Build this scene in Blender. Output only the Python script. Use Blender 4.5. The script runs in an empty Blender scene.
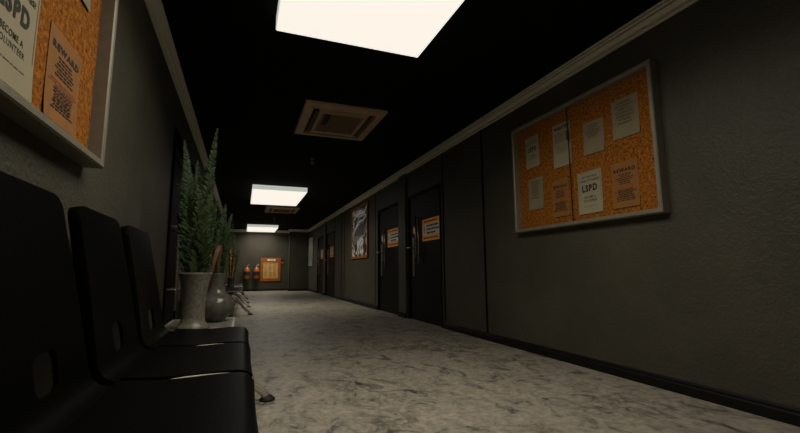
import bpy, bmesh, math, random
from mathutils import Vector, Matrix
random.seed(7)
S = bpy.context.scene
C = S.collection
PI = math.pi
XL, XR, YN, YE, H = -0.64, 2.64, -1.6, 18.55, 2.58
YP, XP = 17.85, 1.86            # projecting part of the end wall

# ------------------------------------------------------------------ materials
def new_mat(name):
    m = bpy.data.materials.new(name); m.use_nodes = True
    nt = m.node_tree; b = nt.nodes['Principled BSDF']
    return m, nt, b

def flat(name, col, rough=.5, metal=0., spec=.5, var=0., vscale=20., bump=0., bscale=60., emit=0.):
    m, nt, b = new_mat(name)
    b.inputs['Base Color'].default_value = (*col, 1)
    b.inputs['Roughness'].default_value = rough
    b.inputs['Metallic'].default_value = metal
    b.inputs['Specular IOR Level'].default_value = spec
    N, L = nt.nodes, nt.links
    tc = N.new('ShaderNodeTexCoord')
    if var:
        n = N.new('ShaderNodeTexNoise'); n.inputs['Scale'].default_value = vscale; n.inputs['Detail'].default_value = 5
        L.new(tc.outputs['Object'], n.inputs['Vector'])
        r = N.new('ShaderNodeValToRGB')
        r.color_ramp.elements[0].position = .3; r.color_ramp.elements[1].position = .7
        r.color_ramp.elements[0].color = (*[c*(1-var) for c in col], 1)
        r.color_ramp.elements[1].color = (*[min(1, c*(1+var)) for c in col], 1)
        L.new(n.outputs['Fac'], r.inputs['Fac']); L.new(r.outputs['Color'], b.inputs['Base Color'])
    if bump:
        n = N.new('ShaderNodeTexNoise'); n.inputs['Scale'].default_value = bscale; n.inputs['Detail'].default_value = 6
        L.new(tc.outputs['Object'], n.inputs['Vector'])
        bp = N.new('ShaderNodeBump'); bp.inputs['Strength'].default_value = bump; bp.inputs['Distance'].default_value = .01
        L.new(n.outputs['Fac'], bp.inputs['Height']); L.new(bp.outputs['Normal'], b.inputs['Normal'])
    if emit:
        b.inputs['Emission Color'].default_value = (*col, 1); b.inputs['Emission Strength'].default_value = emit
    return m

def plaster():
    m, nt, b = new_mat('wall_plaster'); N, L = nt.nodes, nt.links
    tc = N.new('ShaderNodeTexCoord')
    n1 = N.new('ShaderNodeTexNoise'); n1.inputs['Scale'].default_value = 1.6; n1.inputs['Detail'].default_value = 7; n1.inputs['Roughness'].default_value = .65
    r = N.new('ShaderNodeValToRGB')
    r.color_ramp.elements[0].position = .3; r.color_ramp.elements[0].color = (.052, .048, .033, 1)
    r.color_ramp.elements[1].position = .72; r.color_ramp.elements[1].color = (.085, .078, .053, 1)
    n2 = N.new('ShaderNodeTexNoise'); n2.inputs['Scale'].default_value = 42; n2.inputs['Detail'].default_value = 8; n2.inputs['Distortion'].default_value = .8
    bp = N.new('ShaderNodeBump'); bp.inputs['Strength'].default_value = .55; bp.inputs['Distance'].default_value = .012
    for n in (n1, n2): L.new(tc.outputs['Object'], n.inputs['Vector'])
    L.new(n1.outputs['Fac'], r.inputs['Fac']); L.new(r.outputs['Color'], b.inputs['Base Color'])
    L.new(n2.outputs['Fac'], bp.inputs['Height']); L.new(bp.outputs['Normal'], b.inputs['Normal'])
    b.inputs['Roughness'].default_value = .55; b.inputs['Specular IOR Level'].default_value = .35
    return m

def marble():
    m, nt, b = new_mat('floor_marble'); N, L = nt.nodes, nt.links
    tc = N.new('ShaderNodeTexCoord')
    n1 = N.new('ShaderNodeTexNoise'); n1.inputs['Scale'].default_value = 4.5; n1.inputs['Detail'].default_value = 12; n1.inputs['Roughness'].default_value = .74; n1.inputs['Distortion'].default_value = .5
    r = N.new('ShaderNodeValToRGB'); e = r.color_ramp.elements
    e[0].position = .37; e[0].color = (.10, .095, .08, 1)
    e[1].position = .46; e[1].color = (.33, .303, .245, 1)
    x = e.new(.66); x.color = (.44, .395, .315, 1)
    # dark veins where a distorted noise crosses its mid value
    n2 = N.new('ShaderNodeTexNoise'); n2.inputs['Scale'].default_value = 2.3; n2.inputs['Detail'].default_value = 8; n2.inputs['Roughness'].default_value = .6; n2.inputs['Distortion'].default_value = 1.1
    s = N.new('ShaderNodeMath'); s.operation = 'SUBTRACT'; s.inputs[1].default_value = .5
    a = N.new('ShaderNodeMath'); a.operation = 'ABSOLUTE'
    r2 = N.new('ShaderNodeValToRGB'); r2.color_ramp.elements[0].position = 0; r2.color_ramp.elements[0].color = (.42, .42, .40, 1)
    r2.color_ramp.elements[1].position = .045; r2.color_ramp.elements[1].color = (1, 1, 1, 1)
    n3 = N.new('ShaderNodeTexNoise'); n3.inputs['Scale'].default_value = 1.1; n3.inputs['Detail'].default_value = 3
    r3 = N.new('ShaderNodeValToRGB'); r3.color_ramp.elements[0].position = .46; r3.color_ramp.elements[1].position = .60
    mx = N.new('ShaderNodeMix'); mx.data_type = 'RGBA'; mx.blend_type = 'MULTIPLY'
    mp = N.new('ShaderNodeMapping'); mp.inputs['Scale'].default_value = (1.5, 1, 1)
    L.new(tc.outputs['Object'], mp.inputs['Vector'])
    for n in (n1, n2, n3): L.new(mp.outputs['Vector'], n.inputs['Vector'])
    L.new(n1.outputs['Fac'], r.inputs['Fac'])
    L.new(n2.outputs['Fac'], s.inputs[0]); L.new(s.outputs[0], a.inputs[0]); L.new(a.outputs[0], r2.inputs['Fac'])
    L.new(n3.outputs['Fac'], r3.inputs['Fac']); L.new(r3.outputs['Color'], mx.inputs['Factor'])
    L.new(r.outputs['Color'], mx.inputs['A']); L.new(r2.outputs['Color'], mx.inputs['B'])
    n4 = N.new('ShaderNodeTexNoise'); n4.inputs['Scale'].default_value = 22; n4.inputs['Detail'].default_value = 6; n4.inputs['Roughness'].default_value = .7
    r4 = N.new('ShaderNodeValToRGB'); r4.color_ramp.elements[0].position = .36; r4.color_ramp.elements[0].color = (.62, .62, .60, 1)
    r4.color_ramp.elements[1].position = .60; r4.color_ramp.elements[1].color = (1.12, 1.1, 1.08, 1)
    L.new(tc.outputs['Object'], n4.inputs['Vector']); L.new(n4.outputs['Fac'], r4.inputs['Fac'])
    m2 = N.new('ShaderNodeMix'); m2.data_type = 'RGBA'; m2.blend_type = 'MULTIPLY'; m2.inputs['Factor'].default_value = .8
    L.new(mx.outputs['Result'], m2.inputs['A']); L.new(r4.outputs['Color'], m2.inputs['B'])
    L.new(m2.outputs['Result'], b.inputs['Base Color'])
    b.inputs['Roughness'].default_value = .5; b.inputs['Specular IOR Level'].default_value = .3
    bp = N.new('ShaderNodeBump'); bp.inputs['Strength'].default_value = .15; bp.inputs['Distance'].default_value = .01
    L.new(n1.outputs['Fac'], bp.inputs['Height']); L.new(bp.outputs['Normal'], b.inputs['Normal'])
    return m

def cork():
    m, nt, b = new_mat('cork'); N, L = nt.nodes, nt.links
    tc = N.new('ShaderNodeTexCoord')
    n1 = N.new('ShaderNodeTexNoise'); n1.inputs['Scale'].default_value = 48; n1.inputs['Detail'].default_value = 5; n1.inputs['Roughness'].default_value = .8
    r = N.new('ShaderNodeValToRGB'); e = r.color_ramp.elements
    e[0].position = .36; e[0].color = (.09, .026, .004, 1)
    e[1].position = .50; e[1].color = (.31, .105, .014, 1)
    x = e.new(.66); x.color = (.52, .21, .042, 1)
    L.new(tc.outputs['Object'], n1.inputs['Vector']); L.new(n1.outputs['Fac'], r.inputs['Fac']); L.new(r.outputs['Color'], b.inputs['Base Color'])
    b.inputs['Roughness'].default_value = .9; b.inputs['Specular IOR Level'].default_value = .1
    return m

def abstract(name, ramp, scale, stretch):
    m, nt, b = new_mat(name); N, L = nt.nodes, nt.links
    tc = N.new('ShaderNodeTexCoord'); mp = N.new('ShaderNodeMapping'); mp.inputs['Scale'].default_value = stretch
    w = N.new('ShaderNodeTexNoise'); w.inputs['Scale'].default_value = scale; w.inputs['Detail'].default_value = 3; w.inputs['Distortion'].default_value = 1.6
    s = N.new('ShaderNodeMath'); s.operation = 'SUBTRACT'; s.inputs[1].default_value = .5
    a = N.new('ShaderNodeMath'); a.operation = 'ABSOLUTE'
    r = N.new('ShaderNodeValToRGB'); e = r.color_ramp.elements
    e[0].position = ramp[0][0]; e[0].color = (*ramp[0][1], 1); e[1].position = ramp[-1][0]; e[1].color = (*ramp[-1][1], 1)
    for p, c in ramp[1:-1]:
        x = e.new(p); x.color = (*c, 1)
    L.new(tc.outputs['Object'], mp.inputs['Vector']); L.new(mp.outputs['Vector'], w.inputs['Vector'])
    L.new(w.outputs['Fac'], s.inputs[0]); L.new(s.outputs[0], a.inputs[0]); L.new(a.outputs[0], r.inputs['Fac'])
    L.new(r.outputs['Color'], b.inputs['Base Color']); b.inputs['Roughness'].default_value = .35
    L.new(r.outputs['Color'], b.inputs['Emission Color']); b.inputs['Emission Strength'].default_value = .07  # faint emission of its own colours added to brighten the picture; not backlit
    return m

M = dict(
    wall=plaster(), floor=marble(), cork=cork(),
    ceil=flat('ceiling_black', (.004, .004, .004), .9, spec=.1, var=.3, vscale=30),
    cornice=flat('cornice_paint', (.80, .75, .62), .45, var=.05),
    base=flat('baseboard_black', (.007, .0065, .0055), .6, spec=.2, var=.3),
    seam=flat('seam_black', (.003, .003, .003), .9, spec=.05),
    door=flat('door_black', (.005, .005, .0045), .5, spec=.10, var=.35, vscale=9),
    dframe=flat('door_frame_dark', (.012, .011, .009), .65, spec=.1, var=.2),
    glass=flat('dark_glass', (.003, .003, .003), .6, spec=.04, var=.1),
    steel=flat('brushed_steel', (.42, .40, .34), .35, metal=1., var=.12, vscale=40),
    chrome=flat('chrome_tube', (.80, .74, .62), .28, metal=.75, var=.05),
    pale=flat('pale_bracket', (.55, .49, .38), .4, var=.08),
    alum=flat('aluminium_frame', (.26, .235, .175), .45, metal=.2, var=.1, vscale=30),
    plastic=flat('black_plastic', (.0016, .0016, .0014), .46, spec=.055, bump=.10, bscale=90),
    rubber=flat('black_rubber', (.008, .008, .008), .7, var=.2),
    orange=flat('orange_sign', (.95, .36, .035), .5, var=.1, emit=.06),  # slight glow added so the unlit notices look brighter
    oframe=flat('orange_frame', (.34, .11, .012), .5, var=.25, vscale=15),
    oframe2=flat('orange_board_frame', (.36, .105, .008), .55, var=.2, vscale=12),
    tan=flat('tan_list_paper', (.72, .40, .12), .7, var=.25, vscale=30),
    paper=flat('paper', (.36, .315, .195), .8, var=.06, vscale=8),
    papergrey=flat('paper_grey', (.27, .22, .125), .8, var=.1, vscale=8),
    kraft=flat('orange_paper', (.30, .125, .026), .8, var=.1, vscale=12),
    white=flat('white_print', (.85, .82, .70), .6, var=.05, emit=.03),  # small emission put in to lift the white print; not a light source
    ink=flat('ink_black', (.02, .018, .014), .8, var=.1),
    inkgrey=flat('ink_grey', (.15, .125, .075), .8, var=.1),
    inkred=flat('ink_rust', (.36, .09, .015), .8, var=.1),
    vent=flat('vent_plastic', (.60, .42, .26), .5, var=.15, vscale=6),
    ventd=flat('vent_dark', (.035, .022, .014), .6, var=.2),
    ventm=flat('vent_mid', (.26, .17, .09), .6, var=.15, bump=.3, bscale=120),
    red=flat('extinguisher_orange', (.48, .15, .02), .35, var=.1),
    brass=flat('brass', (.5, .32, .12), .35, metal=.9, var=.1),
    vase=flat('speckled_ceramic', (.17, .155, .12), .38, var=.35, vscale=55, bump=.2, bscale=40),
    vase2=flat('dark_glazed_ceramic', (.11, .10, .08), .2, var=.3, vscale=25, bump=.1, bscale=30),
    soil=flat('soil', (.02, .014, .009), .95, var=.4, bump=.6),
    leaf=flat('fern_green', (.018, .043, .006), .6, var=.4, vscale=18),
    leaf2=flat('fern_green_light', (.030, .062, .010), .6, var=.4, vscale=18),
    rach=flat('fern_stem', (.05, .055, .02), .6, var=.3),
    dry=flat('dried_leaf', (.12, .052, .02), .7, var=.45, vscale=25),
    dryl=flat('dried_flower', (.62, .27, .10), .7, var=.5, vscale=40),
    table=flat('tabletop_marble', (.26, .245, .20), .3, var=.3, vscale=14),
    tedge=flat('tabletop_edge', (.62, .57, .46), .35, var=.05),
    diff=flat('lamp_diffuser', (1, .93, .84), .6, emit=.93),
    lside=flat('lamp_side', (.50, .53, .47), .6, emit=.9),
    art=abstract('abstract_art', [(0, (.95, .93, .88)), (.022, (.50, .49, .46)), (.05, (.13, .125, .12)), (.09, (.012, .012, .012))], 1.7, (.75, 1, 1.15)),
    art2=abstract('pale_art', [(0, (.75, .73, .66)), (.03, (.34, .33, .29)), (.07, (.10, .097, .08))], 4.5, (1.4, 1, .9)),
)

# ------------------------------------------------------------------ mesh helpers
def box(bm, x0, x1, y0, y1, z0, z1, bevel=0):
    r = bmesh.ops.create_cube(bm, size=1)
    for v in r['verts']:
        v.co = Vector(((x0+x1)/2 + v.co.x*(x1-x0), (y0+y1)/2 + v.co.y*(y1-y0), (z0+z1)/2 + v.co.z*(z1-z0)))
    if bevel:
        es = set()
        for v in r['verts']: es.update(v.link_edges)
        bmesh.ops.bevel(bm, geom=list(es), offset=bevel, segments=2, affect='EDGES', profile=.6)

def tube(bm, pts, rad, seg=12, caps=True):
    pts = [Vector(p) for p in pts]; n = len(pts)
    rads = rad if isinstance(rad, (list, tuple)) else [rad]*n
    rings = []
    up = None
    for i, p in enumerate(pts):
        t = (pts[min(i+1, n-1)] - pts[max(i-1, 0)]).normalized()
        if up is None:
            up = Vector((0, 0, 1)) if abs(t.z) < .9 else Vector((0, 1, 0))
        a = t.cross(up)
        if a.length < 1e-5: a = t.cross(Vector((1, 0, 0)))
        a.normalize(); b = a.cross(t).normalized(); up = b
        rings.append([bm.verts.new(p + (a*math.cos(2*PI*k/seg) + b*math.sin(2*PI*k/seg))*rads[i]) for k in range(seg)])
    for r0, r1 in zip(rings, rings[1:]):
        for k in range(seg):
            bm.faces.new((r0[k], r0[(k+1) % seg], r1[(k+1) % seg], r1[k]))
    if caps:
        bm.faces.new(rings[0][::-1]); bm.faces.new(rings[-1])

def smooth_path(pts, n=8):
    """Catmull-Rom through the points"""
    P = [Vector(p) for p in pts]; P = [2*P[0]-P[1]] + P + [2*P[-1]-P[-2]]
    out = []
    for i in range(1, len(P)-2):
        for k in range(n):
            t = k/n; a, b, c, d = P[i-1:i+3]
            out.append(.5*((2*b) + (c-a)*t + (2*a-5*b+4*c-d)*t*t + (3*b-a-3*c+d)*t**3))
    out.append(P[-2]); return out

def lathe(bm, prof, seg=40, c=(0, 0)):
    rings = []
    for r, z in prof:
        if r < 1e-4: rings.append([bm.verts.new((c[0], c[1], z))])
        else: rings.append([bm.verts.new((c[0]+r*math.cos(2*PI*k/seg), c[1]+r*math.sin(2*PI*k/seg), z)) for k in range(seg)])
    for a, b in zip(rings, rings[1:]):
        for k in range(seg):
            k2 = (k+1) % seg
            if len(a) == 1 and len(b) == 1: continue
            if len(a) == 1: bm.faces.new((a[0], b[k2], b[k]))
            elif len(b) == 1: bm.faces.new((a[k], a[k2], b[0]))
            else: bm.faces.new((a[k], a[k2], b[k2], b[k]))

def extrude_profile(bm, prof, path):
    """prof: list of (out, z); path: list of (x, y, nx, ny) stations in order"""
    rings = [[bm.verts.new((x+nx*o, y+ny*o, z)) for o, z in prof] for x, y, nx, ny in path]
    n = len(prof)
    for a, b in zip(rings, rings[1:]):
        for k in range(n):
            bm.faces.new((a[k], a[(k+1) % n], b[(k+1) % n], b[k]))
    bm.faces.new(rings[0]); bm.faces.new(rings[-1][::-1])

def obj(name, bm, mat, parent=None, smooth=False):
    bmesh.ops.recalc_face_normals(bm, faces=bm.faces)
    me = bpy.data.meshes.new(name); bm.to_mesh(me); bm.free()
    me.materials.append(M[mat] if isinstance(mat, str) else mat)
    if smooth:
        for p in me.polygons: p.use_smooth = True
    o = bpy.data.objects.new(name, me); C.objects.link(o)
    if parent: o.parent = parent
    return o

def bx(name, b, mat, parent=None, bevel=0):
    bm = bmesh.new(); box(bm, *b, bevel=bevel); return obj(name, bm, mat, parent)

def thing(name, label, cat, loc=(0, 0, 0), rotz=0, group=None):
    o = bpy.data.objects.new(name, None); C.objects.link(o); o.empty_display_size = .1
    o.location = loc; o.rotation_euler = (0, 0, rotz); o['label'] = label; o['category'] = cat
    if group: o['group'] = group
    return o

def struct(o):
    o['kind'] = 'structure'; return o

def dup(root, loc, label=None, group=None):
    def cp(o, parent):
        c = o.copy(); C.objects.link(c)
        if parent: c.parent = parent
        for ch in [q for q in bpy.data.objects if q.parent == o]: cp(ch, c)
        return c
    r = cp(root, None); r.location = loc
    if label: r['label'] = label
    if group: r['group'] = group
    return r

RZ = {'right': -PI/2, 'left': PI/2, 'end': 0.}

# ------------------------------------------------------------------ the shell
T = .12
DOORS = [(5.27, 6.53), (6.95, 8.21), (12.64, 13.90), (14.34, 15.60)]
DH = 2.05
LD0, LD1, LDH = 4.2, 6.75, 2.13

bm = bmesh.new(); box(bm, XL-T, XR+T, YN-T, YE+T, -.1, 0); struct(obj('floor', bm, 'floor'))
bm = bmesh.new(); box(bm, XL-T, XR+T, YN-T, YE+T, H, H+.1); struct(obj('ceiling', bm, 'ceil'))

bm = bmesh.new(); y = YN-T
for a, b in DOORS:
    box(bm, XR, XR+T, y, a, 0, H); box(bm, XR, XR+T, a, b, DH, H); y = b
box(bm, XR, XR+T, y, YE+T, 0, H)
box(bm, XR+T, XR+T+.02, YN-T, YE+T, 0, H)
struct(obj('wall_right', bm, 'wall'))
bm = bmesh.new()
box(bm, XL-T, XL, YN-T, LD0, 0, H); box(bm, XL-T, XL, LD0, LD1, LDH, H); box(bm, XL-T, XL, LD1, YE+T, 0, H)
box(bm, XL-T-.02, XL-T, YN-T, YE+T, 0, H)
struct(obj('wall_left', bm, 'wall'))
bm = bmesh.new()
box(bm, XL, XR, YE, YE+T, 0, H); box(bm, XP, XR, YP, YE, 0, H)
struct(obj('wall_end', bm, 'wall'))
bm = bmesh.new(); box(bm, XL, XR, YN-T, YN, 0, H); struct(obj('wall_back', bm, 'wall'))

# cornice: stepped crown moulding
cp = [(0, 2.472), (.014, 2.472), (.018, 2.478), (.018, 2.488), (.014, 2.492), (.002, 2.493), (.002, 2.503), (.026, 2.504), (.032, 2.510), (.038, 2.524), (.044, 2.532),
      (.042, 2.536), (.020, 2.537), (.020, 2.547), (.050, 2.548), (.056, 2.552), (.056, 2.558), (.052, 2.561), (.036, 2.562), (.036, 2.568), (.066, 2.569), (.066, 2.5795), (0, 2.5795)]
bm = bmesh.new()
extrude_profile(bm, cp, [(XR, YN, -1, 0), (XR, YP, -1, -1), (XP, YP, -1, -1), (XP, YE, -1, -1), (XL, YE, 1, -1), (XL, YN, 1, 0)])
struct(obj('trim_1', bm, 'cornice'))
# baseboards
bp_ = [(0, .001), (.020, .001), (.020, .055), (.013, .062), (.013, .076), (.005, .085), (0, .085)]
def baseb(name, side, segs):
    bm = bmesh.new()
    for a, b in segs:
        if side == 'right': extrude_profile(bm, bp_, [(XR, a, -1, 0), (XR, b, -1, 0)])
        elif side == 'left': extrude_profile(bm, bp_, [(XL, a, 1, 0), (XL, b, 1, 0)])
    struct(obj(name, bm, 'base'))
baseb('baseboard_right', 'right', [(YN, DOORS[0][0]-.05), (DOORS[1][1]+.05, DOORS[2][0]-.05), (DOORS[3][1]+.05, YP)])
baseb('baseboard_left', 'left', [(YN, LD0-.06), (LD1+.06, YE)])
bm = bmesh.new()
extrude_profile(bm, bp_, [(XR-.02, YP, 0, -1), (XP, YP, -1, -1), (XP, YE, -1, -1), (XL+.02, YE, 0, -1)])
struct(obj('baseboard_end', bm, 'base'))

# dark vertical seams between wall panels
k = 2
for (yy, w) in [(4.145, .030), (5.19, .022), (8.40, .018), (11.25, .02), (11.60, .03), (12.52, .02)]:
    bm = bmesh.new(); box(bm, XR-.006, XR, yy-w/2, yy+w/2, .085, 2.478)
    struct(obj('trim_%d' % k, bm, 'seam')); k += 1
bm = bmesh.new(); box(bm, XP-.006, XP+.012, YP-.006, YP+.02, .085, 2.478); struct(obj('trim_%d' % k, bm, 'seam')); k += 1
# raised posts between the paired doors
for a, b in ((6.575, 6.915), (13.94, 14.30)):
    bm = bmesh.new(); box(bm, XR-.035, XR, a, b, .001, 2.478, bevel=.008)
    struct(obj('trim_%d' % k, bm, 'wall')); k += 1
# base blocks at the foot of the posts
for a, b in ((6.57, 6.92), (13.935, 14.305)):
    bm = bmesh.new(); box(bm, XR-.05, XR-.03, a, b, .001, .085, bevel=.004)
    struct(obj('trim_%d' % k, bm, 'base')); k += 1

# ------------------------------------------------------------------ writing
def text_bm(bm, s, cx, cz, h, y, w=None, bold=.02, spacing=1.0, tilt=0):
    cu = bpy.data.curves.new('t', 'FONT'); cu.body = s; cu.size = 1; cu.offset = bold; cu.space_character = spacing
    cu.resolution_u = 3
    o = bpy.data.objects.new('t', cu); C.objects.link(o)
    dg = bpy.context.evaluated_depsgraph_get(); dg.update()
    me = bpy.data.meshes.new_from_object(o.evaluated_get(dg))
    bpy.data.objects.remove(o); bpy.data.curves.remove(cu)
    xs = [v.co.x for v in me.vertices]; ys = [v.co.y for v in me.vertices]
    x0, x1, y0, y1 = min(xs), max(xs), min(ys), max(ys)
    sz = h/(y1-y0); sx = sz if w is None else w/(x1-x0)
    t = bmesh.new(); t.from_mesh(me); bpy.data.meshes.remove(me)
    vm = {}
    for v in t.verts:
        vm[v.index] = bm.verts.new((cx + (v.co.x-(x0+x1)/2)*sx, y, cz + (v.co.y-(y0+y1)/2)*sz))
    for f in t.faces:
        try: bm.faces.new([vm[v.index] for v in f.verts])
        except ValueError: pass
    t.free()

def lines_bm(bm, cx, ztop, w, n, pitch, th, y, seed=0, centre=True):
    """rows of print too small to read: word-length dashes"""
    rr = random.Random(seed)
    for i in range(n):
        z = ztop - i*pitch; ww = w*rr.uniform(.62, 1.0)
        x = cx-ww/2 if centre else cx-w/2
        end = x+ww
        while x < end-.004:
            l = min(rr.uniform(.012, .034), end-x)
            box(bm, x, x+l, y-.0003, y, z-th/2, z+th/2); x += l+.006

# ------------------------------------------------------------------ notice boards
BW, BH = 1.58, 1.07
def notice_board(side, loc, label, group):
    t = thing('notice_board', label, 'notice board', loc, RZ[side], group)
    # local: x right, -y out of the wall, z up from bottom edge; lip .075 out
    bx('cork_panel', (.04, BW-.04, -.022, -.002, .04, BH-.04), 'cork', t)
    bm = bmesh.new(); d = .075; f = .032
    # mitred frame ring with an inner slope
    def ring(x, z, y): return [bm.verts.new(p) for p in ((x, y, z), (BW-x, y, z), (BW-x, y, BH-z), (x, y, BH-z))]
    rs = [ring(0, 0, -.002), ring(0, 0, -d+.006), ring(.006, .006, -d), ring(f-.006, f-.006, -d), ring(f, f, -d+.006), ring(f+.004, f+.004, -.022), ring(f+.012, f+.012, -.002)]
    for a, b in zip(rs, rs[1:]+rs[:1]):
        for i in range(4):
            bm.faces.new((a[i], a[(i+1) % 4], b[(i+1) % 4], b[i]))
    obj('frame', bm, 'alum', t)
    bx('divider', (.758, .764, -.046, -.041, .034, BH-.034), 'dframe', t)
    l = bx('lock', (.750, .774, -.054, -.0461, .745, .83), 'ink', t, bevel=.004)
    return t
RB = (XR, 3.465, 1.155); LB = (XL, 2.045-BW, 1.220)
notice_board('right', RB, 'large cork notice board in grey metal frame on right wall, eight papers on show', None)
notice_board('left', LB, 'cork notice board in deep grey metal frame above the black chairs', None)

def paper(board, side, u0, u1, z0, z1, kind, label, rot=0., idx=0, group=None, name='notice_paper', cat='paper'):
    cx, cz, w, h = (u0+u1)/2, (z0+z1)/2, u1-u0, z1-z0
    rz = RZ[side]
    off = Matrix.Rotation(rz, 3, 'Z') @ Vector((cx, -.0235, cz))
    bm = bmesh.new(); mat = dict(police='paper', reward='kraft', wanted='paper', letter='papergrey', letter2='papergrey')[kind]
    # sheet with a faint curl at its lower edge
    n = 6; rows = []
    for i in range(n+1):
        z = -h/2 + h*i/n; c = -.006*max(0, (1-i/n*2.2))**2
        rows.append([bm.verts.new((x, c, z)) for x in (-w/2, w/2)])
    for a, b in zip(rows, rows[1:]): bm.faces.new((a[0], a[1], b[1], b[0]))
    g = bmesh.ops.extrude_face_region(bm, geom=bm.faces[:])
    for v in [q for q in g['geom'] if isinstance(q, bmesh.types.BMVert)]: v.co.y -= .0012
    o = obj(name, bm, mat)
    o.location = Vector(board) + off
    o.rotation_euler = (0, rot, rz); o['label'] = label; o['category'] = cat
    if group: o['group'] = group
    Y = -.0125
    def part(nm, fn, m):
        b = bmesh.new(); fn(b); return obj(nm, b, m, o)
    if kind == 'police':
        Y = -.0025
        part('heading', lambda b: (text_bm(b, 'DO YOU HAVE', 0, h*.365, h*.052, Y, w*.62), text_bm(b, 'WHAT IT TAKES?', 0, h*.275, h*.052, Y, w*.80)), 'ink')
        part('lettering', lambda b: text_bm(b, 'LSPD', 0, h*.095, h*.165, Y, w*.62, bold=.045, spacing=1.22), 'ink')
        part('footer', lambda b: (text_bm(b, 'BECOME A', 0, -h*.115, h*.055, Y, w*.46, spacing=1.15), text_bm(b, 'VOLUNTEER', 0, -h*.20, h*.055, Y, w*.56, spacing=1.15),
                                  ), 'ink')
        def fine(b):
            lines_bm(b, 0, -h*.33, w*.75, 1, .02, .0035, Y-.002, idx)
            e = .010
            for q in ((-w/2+e, w/2-e, h/2-e-.002, h/2-e), (-w/2+e, -w/2+e+.002, -h*.2, h/2-e), (w/2-e-.002, w/2-e, -h*.2, h/2-e)):
                box(b, q[0], q[1], Y-.0003, Y, q[2], q[3])
        part('fine_print', fine, 'inkgrey')
    elif kind == 'reward':
        Y = -.0025
        part('lettering', lambda b: text_bm(b, 'REWARD', 0, h*.315, h*.080, Y, w*.82, bold=.05, spacing=1.25), 'ink')
        part('upper_print', lambda b: lines_bm(b, 0, h*.22, w*.62, 6, h*.040, h*.018, Y, 3), 'ink')
        part('offer_line', lambda b: lines_bm(b, 0, -h*.045, w*.88, 2, h*.03, h*.014, Y, 5), 'inkred')
        part('lower_print', lambda b: lines_bm(b, 0, -h*.12, w*.80, 7, h*.038, h*.017, Y-.003, 8), 'ink')
    elif kind == 'wanted':
        part('heading', lambda b: text_bm(b, 'WANTED', 0, h*.40, h*.085, -.0025, w*.82, bold=.05, spacing=1.2), 'ink')
        part('photo_block', lambda b: box(b, -w*.40, w*.34, -.0028, -.0025, h*.06, h*.30), 'papergrey')
        part('fine_print', lambda b: lines_bm(b, 0, -h*.02, w*.74, 4, h*.045, .004, -.005, idx), 'inkgrey')
    else:
        part('fine_print', lambda b: lines_bm(b, 0, h*.38, w*.70, 7 if kind == 'letter' else 5, h*.085, h*.026, -.0072, idx), 'inkgrey')
    return o
# right board (u measured from its far/left end)
def U(y): return 3.465-y*.992
Z0 = 1.155
paper(RB, 'right', U(3.325), U(3.13), 1.775-Z0, 2.085-Z0, 'police', 'small white police volunteer poster, top left on the right wall board', rot=-.03, idx=1, name='police_poster', cat='poster')
paper(RB, 'right', U(2.935), U(2.715), 1.69-Z0, 2.085-Z0, 'wanted', 'tall pale wanted paper under the board divider, top middle of right wall board', idx=2)
paper(RB, 'right', U(2.575), U(2.365), 1.715-Z0, 1.985-Z0, 'letter2', 'blank-looking brownish note right of the divider, between two taller papers', rot=.02, idx=3)
paper(RB, 'right', U(2.28), U(2.05), 1.755-Z0, 2.06-Z0, 'letter', 'typed letter at the top right corner of the right wall board', rot=.0, idx=4)
paper(RB, 'right', U(3.31), U(3.10), 1.36-Z0, 1.665-Z0, 'letter', 'grey typed note at the lower left corner of right wall board', rot=.01, idx=5)
paper(RB, 'right', U(2.985), U(2.775), 1.25-Z0, 1.58-Z0, 'reward', 'orange reward poster just left of the divider, right wall board', idx=6, name='reward_poster', cat='poster')
paper(RB, 'right', U(2.67), U(2.42), 1.235-Z0, 1.585-Z0, 'police', 'white police volunteer poster with big letters, lower row right of the divider', idx=7, name='police_poster', cat='poster')
paper(RB, 'right', U(2.325), U(2.095), 1.235-Z0, 1.58-Z0, 'reward', 'orange reward poster in the lower right corner of right wall board', idx=8, name='reward_poster', cat='poster')
# left board
L0 = LB[1]; LZ = LB[2]
paper(LB, 'left', 1.225-L0, 1.493-L0, 1.285-LZ, 1.665-LZ, 'police', 'large white police volunteer poster on the board above the chairs', idx=9, name='police_poster', cat='poster')
paper(LB, 'left', 1.575-L0, 1.85-L0, 1.285-LZ, 1.605-LZ, 'reward', 'orange reward poster on the board above the chairs', idx=10, name='reward_poster', cat='poster')
paper(LB, 'left', 1.655-L0, 1.87-L0, 1.815-LZ, 2.10-LZ, 'letter', 'pale note pinned high on the board above the chairs', idx=11)

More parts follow.
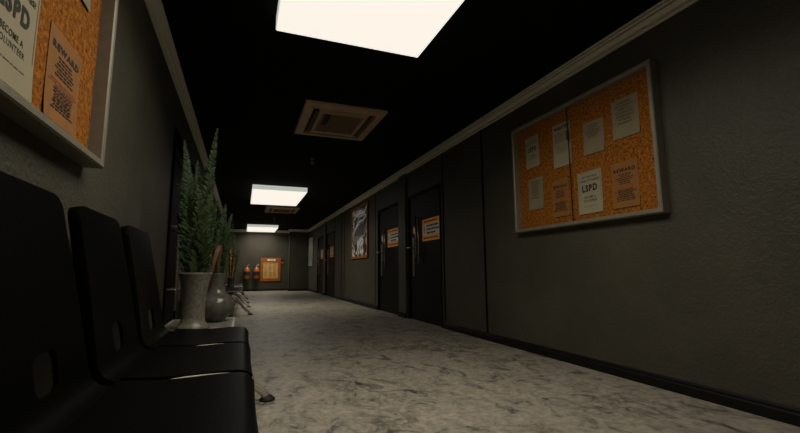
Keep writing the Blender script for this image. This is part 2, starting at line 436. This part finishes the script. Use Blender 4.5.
# ------------------------------------------------------------------ doors (right wall)
def make_door(n, ya, yb):
    t = bpy.data.objects.new('door_%d' % n, None); C.objects.link(t); t['kind'] = 'structure'
    t.location = (XR, yb, 0); t.rotation_euler = (0, 0, -PI/2)          # local x runs towards the camera
    w = yb-ya
    bx('door_leaf', (.035, w-.035, .018, .060, .006, DH-.035), 'door', t, bevel=.003)
    bm = bmesh.new()
    box(bm, 0.001, .034, -.012, .08, .001, DH-.001); box(bm, w-.034, w-.001, -.012, .08, .001, DH-.001); box(bm, .034, w-.034, -.012, .08, DH-.034, DH-.001)
    obj('door_frame', bm, 'dframe', t)
    # latch plate + lever, near the far edge
    p = bx('latch_plate', (.17, .235, .008, .0179, .70, 1.33), 'steel', t, bevel=.003)
    bm = bmesh.new(); tube(bm, smooth_path([(.20, .010, 1.17), (.20, -.045, 1.17), (.17, -.055, 1.17), (.075, -.055, 1.17)], 5), .011)
    obj('lever', bm, 'steel', p, smooth=True)
    # two long pull bars
    for x, z0, z1 in ((.405, .99, 1.66), (.520, .90, 1.64)):
        bm = bmesh.new(); tube(bm, [(x, -.035, z0), (x, -.035, z1)], .011)
        for z in (z0+.08, z1-.08): tube(bm, [(x, -.035, z), (x, .0185, z)], .007)
        obj('pull_bar', bm, 'steel', t, smooth=True)
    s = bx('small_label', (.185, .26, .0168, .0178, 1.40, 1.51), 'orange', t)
    bm = bmesh.new(); box(bm, .19, .255, .0158, .0164, 1.44, 1.475); obj('label_text', bm, 'white', s)
    # large orange notice
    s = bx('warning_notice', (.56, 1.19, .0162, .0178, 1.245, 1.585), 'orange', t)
    bx('white_field', (.575, 1.175, .0150, .0161, 1.335, 1.505), 'white', s)
    bm = bmesh.new()
    for z, wd in ((1.475, .40), (1.42, .42), (1.365, .30)):
        x = .735
        while x < .735+wd-.02:
            l = min(random.uniform(.04, .10), .735+wd-x); box(bm, x, x+l, .0140, .0149, z-.013, z+.013); x += l+.014
    obj('print', bm, 'ink', s)
    bm = bmesh.new()
    for z in (1.545, 1.29):
        x = .62
        while x < 1.10:
            l = random.uniform(.04, .11); box(bm, x, x+l, .0150, .0161, z-.012, z+.012); x += l+.016
    obj('heading_print', bm, 'inkred', s)
    bm = bmesh.new()
    lathe(bm, [(0, 0), (.040, 0), (.040, .001), (0, .001)], 20)
    for v in bm.verts: v.co = Vector((v.co.x*.75+.645, .0145-v.co.z, v.co.y*1.7+1.42))
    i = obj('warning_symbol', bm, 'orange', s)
    bm = bmesh.new(); box(bm, .638, .652, .0130, .0134, 1.41, 1.46); box(bm, .638, .652, .0130, .0134, 1.375, 1.39); obj('symbol_mark', bm, 'ink', i)
    return t
for n, (a, b) in enumerate(DOORS): make_door(n+1, a, b)

# ------------------------------------------------------------------ double door (left wall)
t = bpy.data.objects.new('door_5', None); C.objects.link(t); t['kind'] = 'structure'
t.location = (XL, LD0, 0); t.rotation_euler = (0, 0, PI/2)
w = LD1-LD0
bm = bmesh.new()
for a, b, c, d in ((0.001, .05, .001, LDH-.001), (w-.05, w-.001, .001, LDH-.001), (.05, w-.05, LDH-.05, LDH-.001)): box(bm, a, b, -.015, .10, c, d)
obj('door_frame', bm, 'seam', t)
for x0, x1, hx in ((.055, w/2-.004, w/2-.50), (w/2+.004, w-.055, w/2+.12)):
    lf = bmesh.new()
    for a, b, c, d in ((x0, x0+.09, .008, LDH-.055), (x1-.09, x1, .008, LDH-.055), (x0+.09, x1-.09, .008, .16), (x0+.09, x1-.09, LDH-.15, LDH-.055)):
        box(lf, a, b, .045, .085, c, d)
    leaf = obj('door_leaf', lf, 'door', t)
    bx('glass_pane', (x0+.091, x1-.091, .060, .068, .161, LDH-.151), 'glass', leaf)
# chrome pull handles: long tube pairs with cross rails
for x in (.33, .52, .80):
    bm = bmesh.new(); tube(bm, [(x, -.05, .50 if x > .4 else .42), (x, -.05, 1.82)], .014 if x != .52 else .020)
    for z in (.62, 1.23): tube(bm, [(x, -.05, z), (x, .0445 if x < .1 else .0595, z)], .008)
    obj('pull_bar', bm, 'alum', t, smooth=True)
for z in (.62, 1.23):
    bm = bmesh.new(); tube(bm, [(.30, -.05, z), (.82, -.05, z)], .010); obj('cross_rail', bm, 'chrome', t, smooth=True)

# ------------------------------------------------------------------ ceiling fittings
def ceiling_light(x0, x1, y0, y1, label, power):
    cx, cy = (x0+x1)/2, (y0+y1)/2; hw, hl = (x1-x0)/2, (y1-y0)/2
    t = thing('ceiling_light', label, 'ceiling light', (cx, cy, H), 0, None)
    bm = bmesh.new()
    for a in (((-hw, -hw+.02), (-hl, hl)), ((hw-.02, hw), (-hl, hl)), ((-hw+.02, hw-.02), (-hl, -hl+.02)), ((-hw+.02, hw-.02), (hl-.02, hl))):
        box(bm, *a[0], *a[1], -.098, -.0005)
    obj('housing', bm, 'lside', t)
    bx('diffuser', (-hw+.005, hw-.005, -hl+.005, hl-.005, -.106, -.0985), 'diff', t, bevel=.003)
    la = bpy.data.lights.new('panel_lamp', 'AREA'); la.shape = 'RECTANGLE'; la.size = 2*hw-.04; la.size_y = 2*hl-.04
    la.energy = power; la.spread = 2.75; la.color = (1, .93, .80)
    lo = bpy.data.objects.new('panel_lamp', la); C.objects.link(lo); lo.parent = t; lo.location = (0, 0, -.112)
PW = 27
ceiling_light(.155, 1.25, .86, 2.85, 'large glowing white ceiling panel nearest the camera, at top of photo', PW)
ceiling_light(.135, 1.25, 8.86, 10.83, 'middle glowing ceiling panel, beyond the first air vent', PW)
ceiling_light(.125, 1.25, 16.45, 18.35, 'farthest and smallest glowing ceiling panel, near the end wall', PW)

def ceiling_vent():
    t = thing('ceiling_vent', '', 'air vent', (1.01, 4.73, H))
    hw, hl = .455, .525
    bm = bmesh.new()
    def ring(x, y, z): return [bm.verts.new(p) for p in ((-x, -y, z), (x, -y, z), (x, y, z), (-x, y, z))]
    rs = [ring(hw, hl, -.001), ring(hw, hl, -.028), ring(hw-.012, hl-.012, -.040), ring(hw-.10, hl-.10, -.046), ring(hw-.105, hl-.105, -.012), ring(hw-.11, hl-.11, -.001)]
    for a, b in zip(rs, rs[1:]):
        for i in range(4): bm.faces.new((a[i], a[(i+1) % 4], b[(i+1) % 4], b[i]))
    obj('frame', bm, 'vent', t)
    bx('dark_recess', (-hw+.11, hw-.11, -hl+.11, hl-.11, -.010, -.001), 'ventd', t)
    # centre grille, with a raised rim
    bm = bmesh.new(); a, b = hw-.20, hl-.20
    box(bm, -a, a, -b, b, -.036, -.0101, bevel=.008)
    g = obj('grille', bm, 'ventm', t)
    bm = bmesh.new()
    for q in (((-a-.02, -a+.02), (-b-.02, b+.02)), ((a-.02, a+.02), (-b-.02, b+.02)), ((-a+.02, a-.02), (-b-.02, -b+.02)), ((-a+.02, a-.02), (b-.02, b+.02))):
        box(bm, *q[0], *q[1], -.046, -.0361, bevel=.003)
    obj('grille_rim', bm, 'vent', g)
    bm = bmesh.new()
    for i in range(9):
        y = -b+.06+i*(2*b-.12)/8; box(bm, -a+.05, a-.05, y-.006, y+.006, -.042, -.0361)
    obj('grille_bars', bm, 'ventm', g)
    # air outlet flaps on the four sides
    for sx, sy in ((-1, 0), (1, 0), (0, -1), (0, 1)):
        bm = bmesh.new()
        if sx: box(bm, sx*(hw-.155)-.022, sx*(hw-.155)+.022, -hl+.17, hl-.17, -.040, -.030)
        else: box(bm, -hw+.17, hw-.17, sy*(hl-.155)-.022, sy*(hl-.155)+.022, -.040, -.030)
        obj('flap', bm, 'vent' if not sx else 'ventd', t)
    bx('sensor', (-a+.06, -a+.12, -b+.03, b*.1, -.052, -.0421), 'ink', t)
    return t
v1 = ceiling_vent(); v1['label'] = 'square brown air vent on black ceiling, between first and second light panels'
dup(v1, (1.01, 12.25, H), 'small far brown air vent beyond the middle light panel')

def sprinkler():
    t = thing('sprinkler', '', 'sprinkler', (.985, 6.50, H))
    bm = bmesh.new(); lathe(bm, [(0, -.0005), (.035, -.0005), (.030, -.010), (.010, -.014), (.010, -.035), (.014, -.040), (.008, -.050), (0, -.050)], 16); obj('base', bm, 'brass', t, smooth=True)
    bm = bmesh.new()
    for s in (-1, 1): tube(bm, [(s*.010, 0, -.045), (s*.018, 0, -.060), (s*.006, 0, -.078)], .0035, 6)
    obj('yoke', bm, 'brass', t)
    bm = bmesh.new(); lathe(bm, [(0, -.076), (.028, -.078), (.028, -.082), (0, -.084)], 14); obj('deflector', bm, 'brass', t)
    return t
s1 = sprinkler(); s1['label'] = 'tiny ceiling sprinkler between the first air vent and middle light panel'
dup(s1, (.95, 14.3, H), 'tiny far ceiling sprinkler just before the farthest light panel')

# ------------------------------------------------------------------ framed pictures on the right wall
def picture(loc, side, w, h, art, frame, label, fw=.055, d=.04):
    t = thing('framed_picture', label, 'picture', loc, RZ[side])
    bm = bmesh.new()
    for a in ((0, fw, 0, h), (w-fw, w, 0, h), (fw, w-fw, 0, fw), (fw, w-fw, h-fw, h)): box(bm, a[0], a[1], -d, -.001, a[2], a[3], bevel=.004)
    obj('frame', bm, frame, t)
    bx('print', (fw, w-fw, -.018, -.002, fw, h-fw), art, t)
    return t
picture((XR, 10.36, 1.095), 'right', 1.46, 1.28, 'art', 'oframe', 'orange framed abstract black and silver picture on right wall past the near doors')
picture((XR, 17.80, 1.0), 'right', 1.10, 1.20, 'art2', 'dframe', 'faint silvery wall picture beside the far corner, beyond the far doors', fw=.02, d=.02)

# end-wall orange list board
t = thing('list_board', 'orange framed list board on the end wall, right of the two extinguishers', 'notice board', (.735, YE, .405), 0)
w, h = .82, .98
bm = bmesh.new(); f = .11
for a in ((0, f, 0, h), (w-f, w, 0, h), (f, w-f, 0, .12), (f, w-f, h-.17, h)): box(bm, a[0], a[1], -.04, -.001, a[2], a[3], bevel=.004)
obj('frame', bm, 'oframe2', t)
pp = bx('list_sheet', (f, w-f, -.02, -.002, .12, h-.17), 'tan', t)
bm = bmesh.new()
for i in range(12):
    z = .17+i*.052
    for c in range(3): box(bm, f+.05+c*.18, f+.05+c*.18+random.uniform(.08, .14), -.022, -.0201, z-.008, z+.008)
obj('list_rows', bm, 'inkgrey', pp)
hd = bx('header_plate', (.27, .60, -.044, -.0401, h-.125, h-.045), 'white', t)
bm = bmesh.new(); lines_bm(bm, .435, h-.085, .26, 1, .02, .03, -.0445, 4); obj('header_print', bm, 'inkred', hd)

# extinguishers on end wall
def extinguisher():
    t = thing('fire_extinguisher', '', 'fire extinguisher', (.20, YE-.160, .465), 0, None)
    bm = bmesh.new(); lathe(bm, [(0, .03), (.085, .03), (.100, .05), (.100, .36), (.092, .42), (.060, .475), (.030, .50), (.030, .52), (0, .52)], 28); obj('cylinder', bm, 'red', t, smooth=True)
    bm = bmesh.new(); lathe(bm, [(0, 0), (.102, 0), (.104, .03), (.102, .06), (.0, .06)], 28); obj('base_ring', bm, 'rubber', t)
    bm = bmesh.new(); lathe(bm, [(.1015, .18), (.1025, .18), (.1025, .33), (.1015, .33)], 28); obj('label_band', bm, 'ink', t)
    bm = bmesh.new(); box(bm, -.02, .02, -.02, .02, .52, .56); box(bm, -.015, .07, -.015, .015, .56, .575, bevel=.003)
    tube(bm, [(-.01, 0, .565), (.03, 0, .60), (.08, 0, .62)], .008, 8); obj('valve', bm, 'steel', t)
    bm = bmesh.new(); tube(bm, smooth_path([(-.02, 0, .54), (-.09, -.01, .52), (-.125, -.02, .42), (-.125, -.02, .25), (-.122, -.02, .16)], 5), [.010]*17+[.014]*4, 8); obj('hose', bm, 'rubber', t, smooth=True)
    bm = bmesh.new(); box(bm, -.05, .05, .095, .134, .28, .42); obj('wall_bracket', bm, 'steel', t)
    return t
e1 = extinguisher(); e1.scale = (1.15, 1.15, 1.05); e1['label'] = 'left fire extinguisher on the end wall, farther from the orange list board'
dup(e1, (.575, YE-.160, .465), 'right fire extinguisher on the end wall, next to the orange list board')
# small fire alarm call point with a pendant cord above
t = thing('fire_alarm_point', 'small orange alarm point with a strobe above it, right of the list board', 'alarm', (1.63, YE, 1.15), 0)
bx('housing', (-.035, .035, -.05, -.001, 0, .08), 'red', t, bevel=.006)
bx('bell_box', (-.03, .03, -.045, -.001, .10, .18), 'ink', t, bevel=.006)
bx('conduit', (-.008, .008, -.02, -.001, .18, .42), 'steel', t)

# ------------------------------------------------------------------ tandem seating
def sample(path, s):
    """point and tangent at arclength fraction s"""
    L = [0]
    for a, b in zip(path, path[1:]): L.append(L[-1]+(b-a).length)
    d = s*L[-1]
    for i in range(len(path)-1):
        if d <= L[i+1] or i == len(path)-2:
            f = (d-L[i])/(L[i+1]-L[i]); return path[i].lerp(path[i+1], f), (path[i+1]-path[i]).normalized()

def shell_part(kind):
    """thick moulded shell panel; local Y across, X forwards, Z up"""
    if kind == 'backrest':
        path = smooth_path([(-.522, 0, 1.013), (-.496, 0, .86), (-.467, 0, .70), (-.444, 0, .56), (-.427, 0, .475), (-.398, 0, .436), (-.350, 0, .422)], 8)
        nv, nu, hw0 = 84, 60, .30
    else:
        path = smooth_path([(-.350, 0, .422), (-.20, 0, .416), (-.06, 0, .422), (.012, 0, .421), (.030, 0, .412), (.036, 0, .395), (.036, 0, .372)], 8)
        nv, nu, hw0 = 50, 40, .308
    Ln = sum((b-a).length for a, b in zip(path, path[1:]))
    def width(v):                      # half width along the path
        d = v*Ln
        if kind == 'backrest':
            w = .252 + (.290-.252)*max(0, (v-.15)/.85)**1.2
            r = .055
            if d < r: w -= r - math.sqrt(max(0, r*r-(r-d)**2)) 
            return w
        r = .025; e = Ln-d
        w = .301
        if e < r: w -= .6*(r - math.sqrt(max(0, r*r-(r-e)**2)))
        return w
    def pos(u, v):                     # u in -1..1, flange beyond
        p, tg = sample(path, max(0, v))
        nrm = Vector((-tg.z, 0, tg.x))          # towards the sitter side
        if nrm.z < 0 and kind == 'seat': nrm = -nrm
        if kind == 'backrest' and nrm.x < 0: nrm = -nrm
        e = max(abs(u)-1, -v, 0.); u = max(-1, min(1, u)); v = max(0., v)
        if e: p, tg = sample(path, v)
        w = width(v) + (.004 if e and abs(u) == 1 else 0)*min(1, e*100)
        dish = .010*(u*u) * (math.sin(min(1, v*1.2)*PI/2) if kind == 'backrest' else (1-.6*v))
        back = [0, .012, .034][round(e*100)] if kind == 'backrest' else 0
        return Vector((p.x, u*w, p.z)) + nrm*(dish-back)
    hole = (.026, .748, .066, .052)       # u-centre(m), v-centre(frac), half sizes (m)
    bm = bmesh.new(); grid = []
    us = [-1+2*i/nu for i in range(nu+1)]; vs_ = [j/nv for j in range(nv+1)]
    if kind == 'backrest': us = [-1.02, -1.01]+us+[1.01, 1.02]; vs_ = [-.02, -.01]+vs_
    nu, nv = len(us)-1, len(vs_)-1; uv = {}
    for v in vs_:
        grid.append([bm.verts.new(pos(u, v)) for u in us])
        for u, q in zip(us, grid[-1]): uv[q] = (u, v)
    def hf(u, v):
        a = (u*width(v)-hole[0])/hole[2]; b = (v-hole[1])*Ln/hole[3]
        return (abs(a)**4+abs(b)**4)**(1/4)
    for j in range(nv):
        for i in range(nu):
            q = (grid[j][i], grid[j][i+1], grid[j+1][i+1], grid[j+1][i])
            if kind == 'backrest':
                uu = sum(uv[x][0] for x in q)/4; vv = sum(uv[x][1] for x in q)/4
                if hf(uu, vv) < 1: continue
            bm.faces.new(q)
    if kind == 'backrest':
        for vert in list(bm.verts):
            u, v = uv[vert]
            if not vert.link_faces: continue
            f = hf(u, v)
            if vert.is_boundary and f < 1.6 and abs(u) < .9:
                # slide radially onto the hole outline
                nu_, nv_ = u/f, hole[1]+(v-hole[1])/f
                vert.co = pos(nu_, nv_)
        for vert in [x for x in bm.verts if not x.link_faces]: bm.verts.remove(vert)
    me_name = kind
    o = obj(me_name, bm, 'plastic', None, smooth=True)
    s = o.modifiers.new('thick', 'SOLIDIFY'); s.thickness = .012 if kind == 'backrest' else .034; s.offset = -1 if kind == 'backrest' else 0
    b = o.modifiers.new('round', 'BEVEL'); b.width = .009 if kind == 'seat' else .004; b.segments = 3; b.limit_method = 'ANGLE'; b.angle_limit = math.radians(50)
    return o

PITCH = .64
def bench(loc, label, group):
    t = thing('waiting_bench', label, 'bench', loc, 0, group)
    y0 = 0.
    st = shell_part('seat'); bk = shell_part('backrest')
    for i in range(3):
        a, b = (st, bk) if i == 0 else (st.copy(), bk.copy())
        if i: C.objects.link(a); C.objects.link(b)
        for o in (a, b): o.parent = t; o.location = (0, .31+i*PITCH+(.012 if o in (b, bk) else 0), 0)
    bm = bmesh.new(); box(bm, -.24, -.17, -.02, 3*PITCH+.0, .30, .36, bevel=.008); obj('beam', bm, 'rubber', t)
    # cross brackets in the gaps, with round end caps
    for i in range(4):
        y = -.008+i*PITCH
        bm = bmesh.new(); tube(bm, smooth_path([(-.34, y, .345), (-.27, y, .395), (-.20, y, .426), (-.03, y, .430), (.040, y, .412)], 4), .0105, 10); br = obj('bracket', bm, 'pale', t, smooth=True)
        bm = bmesh.new(); bmesh.ops.create_uvsphere(bm, u_segments=12, v_segments=8, radius=.013)
        for v in bm.verts: v.co += Vector((.040, y, .410))
        obj('end_cap', bm, 'pale', br, smooth=True)
    # curved tube legs
    for y in (.035, 3*PITCH-.09):
        for s, pts in (('f', [(-.21, y, .315), (-.10, y, .285), (.0, y, .21), (.075, y, .115), (.145, y, .058), (.168, y, .024)]),
                       ('b', [(-.21, y, .315), (-.30, y, .285), (-.36, y, .19), (-.42, y, .095), (-.475, y, .045), (-.485, y, .022)])):
            bm = bmesh.new(); tube(bm, smooth_path(pts, 6), .024, 14); lg = obj('leg', bm, 'chrome', t, smooth=True)
            cx = pts[-1][0]
            bm = bmesh.new(); lathe(bm, [(0, .001), (.046, .001), (.048, .010), (.034, .020), (.026, .030), (0, .030)], 20)
            for v in bm.verts: v.co.x += cx+.01; v.co.y += y
            obj('rubber_foot', bm, 'rubber', lg, smooth=True)
    return t
b1 = bench((0, .95, 0), 'row of three joined black plastic chairs in the foreground under the board', None)
b2 = dup(b1, (0, 8.26, 0), 'dark waiting bench with chrome legs farther down left wall, behind the vases')
b3 = dup(b1, (0, 11.4, 0), 'farthest dark waiting bench with chrome legs, nearest the end wall')

# ------------------------------------------------------------------ side tables
def side_table(loc, label):
    t = thing('side_table', label, 'table', loc)
    bx('tabletop', (-.47, -.05, 0.012, .77, .388, .414), 'table', t, bevel=.003)
    bm = bmesh.new()
    for a in ((-.485, -.035, 0, .012), (-.485, -.035, .77, .782), (-.485, -.47, .012, .77), (-.05, -.035, .012, .77)): box(bm, a[0], a[1], a[2], a[3], .382, .420)
    obj('edge_trim', bm, 'tedge', t)
    for x in (-.46, -.06):
        for y in (.03, .75):
            bm = bmesh.new(); tube(bm, [(x, y, .002), (x, y, .383)], .014); obj('leg', bm, 'chrome', t, smooth=True)
    return t
t1 = side_table((0, 2.90, 0), 'low pale edged side table at the end of the near chairs, holding two vases')
dup(t1, (0, 10.24, 0), 'low side table farther down the hall between the two far benches')

# ------------------------------------------------------------------ ferns
def frond(base, tip, bend, wmax, n=54, seed=0, mat='leaf', parent=None, name='frond', face=0.):
    rr = random.Random(seed); base, tip = Vector(base), Vector(tip)
    mid = (base+tip)/2+Vector(bend)
    def P(t): return base*(1-t)**2+mid*2*t*(1-t)+tip*t*t
    bm = bmesh.new()
    pts = [P(i/20) for i in range(21)]
    tube(bm, pts, [.0035*(1-.8*i/20)+.0006 for i in range(21)], 5)
    side0 = Vector((math.cos(face), math.sin(face), 0))
    for i in range(n):
        t = .04+.955*i/(n-1); p = P(t); tg = (P(min(1, t+.01))-P(max(0, t-.01))).normalized()
        w = 1.55*wmax*(min(1, t/.12)**.6)*(1-max(0, (t-.30)/.70))**.72 * rr.uniform(.85, 1.1) + .003
        nrm = tg.cross(side0).normalized(); sd = nrm.cross(tg).normalized()
        for s in (-1, 1):
            ang = math.radians(rr.uniform(38, 52))
            d = (sd*s*math.cos(ang)+tg*math.sin(ang)+nrm*rr.uniform(-.30, .30)).normalized()
            q = d.cross(nrm).normalized()*(.0125*(.5+w/wmax*.32))
            a = p; m1 = p+d*w*.45+q; m2 = p+d*w*.45-q; e = p+d*w+nrm*rr.uniform(-.008, .008)-Vector((0, 0, w*.08))
            vs = [bm.verts.new(x) for x in (a, m1, e, m2)]
            bm.faces.new(vs)
    me = obj(name, bm, mat, parent)
    return me

def vase_fern(loc, prof, label, vmat, fronds, seed=0, soilr=.07, soilz=.33):
    t = thing('potted_fern', label, 'potted plant', loc)
    bm = bmesh.new(); lathe(bm, prof, 48); obj('vase', bm, vmat, t, smooth=True)
    bm = bmesh.new(); lathe(bm, [(0, soilz), (soilr, soilz-.004), (soilr, soilz-.02), (0, soilz-.02)], 24); obj('soil', bm, 'soil', t)
    rr = random.Random(seed)
    for i, (tx, ty, tz, w, mt) in enumerate(fronds):
        a = rr.uniform(0, 2*PI); r = rr.uniform(.01, soilr*.75)
        nm = 'dried_frond' if mt == 'dry' else 'frond'
        frond((r*math.cos(a)*.8+tx*.10, r*math.sin(a)*.8, soilz-.005), (tx, ty, tz), (-tx*.22, -ty*.2, rr.uniform(0, .03)), w, n=int(28+34*tz), seed=seed*50+i, mat=mt, parent=t, name=nm, face=rr.uniform(-.5, .5))
    return t
profA = [(0, .001), (.100, .001), (.103, .010), (.088, .026), (.074, .045), (.071, .08), (.070, .15), (.074, .22), (.084, .29), (.097, .345), (.102, .356), (.098, .360), (.090, .345), (.078, .29), (.070, .30), (0, .30)]
vase_fern((-.285, 3.045, .4205), profA, 'tall flared speckled grey vase with upright green fern on table beside third chair', 'vase', [
    (.085, .0, 1.36, .050, 'leaf'), (-.115, .0, 1.255, .060, 'leaf'), (-.030, .03, 1.13, .048, 'leaf2'), (-.075, .05, .98, .055, 'leaf'),
    (.060, .06, 1.02, .055, 'leaf'), (.0, -.04, .92, .055, 'leaf2'), (-.11, -.02, .85, .06, 'leaf'), (.075, -.03, .80, .052, 'leaf'),
    (.03, .08, .84, .055, 'leaf'), (-.04, .08, .76, .055, 'leaf2'), (.09, .05, .68, .045, 'leaf'), (-.09, .05, .66, .05, 'leaf'),
    (-.10, .04, 1.05, .058, 'leaf'), (-.14, .0, .95, .055, 'leaf'), (-.02, .0, .98, .055, 'leaf'), (.03, .03, 1.08, .052, 'leaf'), (.07, .0, .92, .05, 'leaf2'), (-.06, -.03, .90, .058, 'leaf'), (-.13, .03, .74, .055, 'leaf'), (.11, .02, .85, .045, 'leaf'), (-.07, .06, .58, .055, 'leaf'), (.06, .06, .58, .05, 'leaf'), (-.02, -.06, .56, .055, 'leaf'),
    (.045, -.05, .64, .045, 'leaf2'), (-.05, -.05, .66, .05, 'leaf'), (.01, .0, .74, .05, 'leaf')], seed=3, soilr=.066, soilz=.305)
profB = [(0, .001), (.062, .001), (.070, .008), (.075, .018), (.105, .045), (.130, .085), (.137, .115), (.130, .150), (.105, .180), (.078, .203), (.062, .225), (.056, .26), (.059, .31), (.068, .345), (.071, .352), (.066, .354), (.056, .335), (.044, .30), (0, .30)]
pf = vase_fern((-.172, 3.47, .4205), profB, 'rounded dark glazed vase with shorter fern, behind the tall vase', 'vase2', [
    (.085, .0, .82, .036, 'leaf'), (.03, .03, .90, .045, 'leaf'), (-.05, .02, .86, .05, 'leaf'), (.055, -.03, .66, .036, 'leaf2'),
    (-.01, -.02, .70, .045, 'leaf2'), (.02, .06, .74, .04, 'leaf'), (.065, .03, .56, .03, 'leaf'), (-.03, .05, .60, .04, 'leaf'), (.03, -.04, .58, .035, 'leaf')], seed=5, soilr=.040, soilz=.305)
# withered strap leaf hanging from the rounded vase down past the tall one
bm = bmesh.new()
pth = smooth_path([(.0, -.02, .30), (.005, -.05, .42), (.015, -.085, .56), (-.005, -.15, .50), (-.035, -.17, .36), (-.060, -.175, .24), (-.078, -.18, .165)], 6)
prev = None
for i, p in enumerate(pth):
    t_ = i/(len(pth)-1); w_ = .010*math.sin(PI*min(1, .12+t_*.88))+.004
    a = bm.verts.new(p+Vector((-w_, 0, .004))); c = bm.verts.new(p+Vector((0, -.004, 0))); b = bm.verts.new(p+Vector((w_, 0, .004)))
    if prev:
        bm.faces.new((prev[0], prev[1], c, a)); bm.faces.new((prev[1], prev[2], b, c))
    prev = (a, c, b)
o = obj('dried_leaf', bm, 'dry', pf, smooth=True); o['label'] = 'withered orange brown strap leaf'

# far vase with dried orange flowers on the far table
t = thing('dried_flower_vase', 'dark slim vase of dried orange flowers and green sprigs, far along the left wall', 'potted plant', (-.23, 10.62, .4205))
bm = bmesh.new(); lathe(bm, [(0, .001), (.08, .001), (.085, .01), (.065, .06), (.07, .15), (.085, .23), (.088, .24), (.07, .22), (0, .20)], 28); obj('vase', bm, 'rubber', t, smooth=True)
rr = random.Random(4)
for i in range(9):
    a = rr.uniform(0, 2*PI); x, y = .06*math.cos(a), .06*math.sin(a); z = rr.uniform(.55, 1.04)
    bm = bmesh.new(); tube(bm, [(x*.3, y*.3, .20), (x*.8, y*.8, z*.6), (x, y, z)], .004, 5)
    for k in range(16):
        q = .35+.65*k/15; c = Vector((x*q, y*q, .2+(z-.2)*q)); d = Vector((rr.uniform(-1, 1), rr.uniform(-1, 1), rr.uniform(.2, 1))).normalized()*.045
        s_ = d.cross(Vector((0, 0, 1))).normalized()*.016
        bm.faces.new([bm.verts.new(v) for v in (c, c+d*.5+s_, c+d, c+d*.5-s_)])
    obj('flower_spike', bm, 'dryl', t)
for tx, tz in ((.17, .92), (.13, 1.05), (-.10, 1.5), (-.02, 1.62), (.04, 1.40)):
    frond((tx*.1, 0, .2), (tx, -.02, tz), (-tx*.2, 0, 0), .055, n=46, seed=int(tz*100), mat='leaf', parent=t, name='frond')

# repeats of one kind share a group
GROUPS = dict(waiting_bench='waiting benches along the left wall', ceiling_light='glowing ceiling panels', ceiling_vent='air vents on the ceiling',
              sprinkler='ceiling sprinklers', fire_extinguisher='fire extinguishers on the end wall', side_table='low side tables beside the benches',
              potted_fern='ferns in vases on the near table', framed_picture='pictures on the right wall')
for o in bpy.data.objects:
    if o.parent is None and 'label' in o:
        k_ = o.name.split('.')[0]
        if k_ in GROUPS: o['group'] = GROUPS[k_]
        elif k_ in ('notice_paper', 'police_poster', 'reward_poster'):
            o['group'] = 'papers pinned to the right wall board' if o.location.x > 0 else 'papers pinned to the board above the chairs'
        elif k_ == 'notice_board': o['group'] = 'cork notice boards'

# ------------------------------------------------------------------ world, camera
w = bpy.data.worlds.new('dim_hall'); S.world = w; w.use_nodes = True
w.node_tree.nodes['Background'].inputs[0].default_value = (.5, .5, .45, 1); w.node_tree.nodes['Background'].inputs[1].default_value = .0
S.view_settings.view_transform = 'Standard'; S.view_settings.look = 'None'; S.view_settings.exposure = 0; S.view_settings.gamma = 1

yaw, pit, rol = .36459361, .13241799, -.00665725
f = Vector((math.sin(yaw)*math.cos(pit), math.cos(yaw)*math.cos(pit), math.sin(pit)))
r = Vector((math.cos(yaw), -math.sin(yaw), 0)); u = r.cross(f)
r2 = r*math.cos(rol)+u*math.sin(rol); u2 = -r*math.sin(rol)+u*math.cos(rol)
cd = bpy.data.cameras.new('camera'); cd.sensor_width = 36; cd.lens = 36*412/800; cd.clip_start = .02; cd.clip_end = 100
co = bpy.data.objects.new('camera', cd); C.objects.link(co)
m = Matrix((r2, u2, -f)).transposed().to_4x4(); m.translation = Vector((0, 0, .78)); co.matrix_world = m
S.camera = co
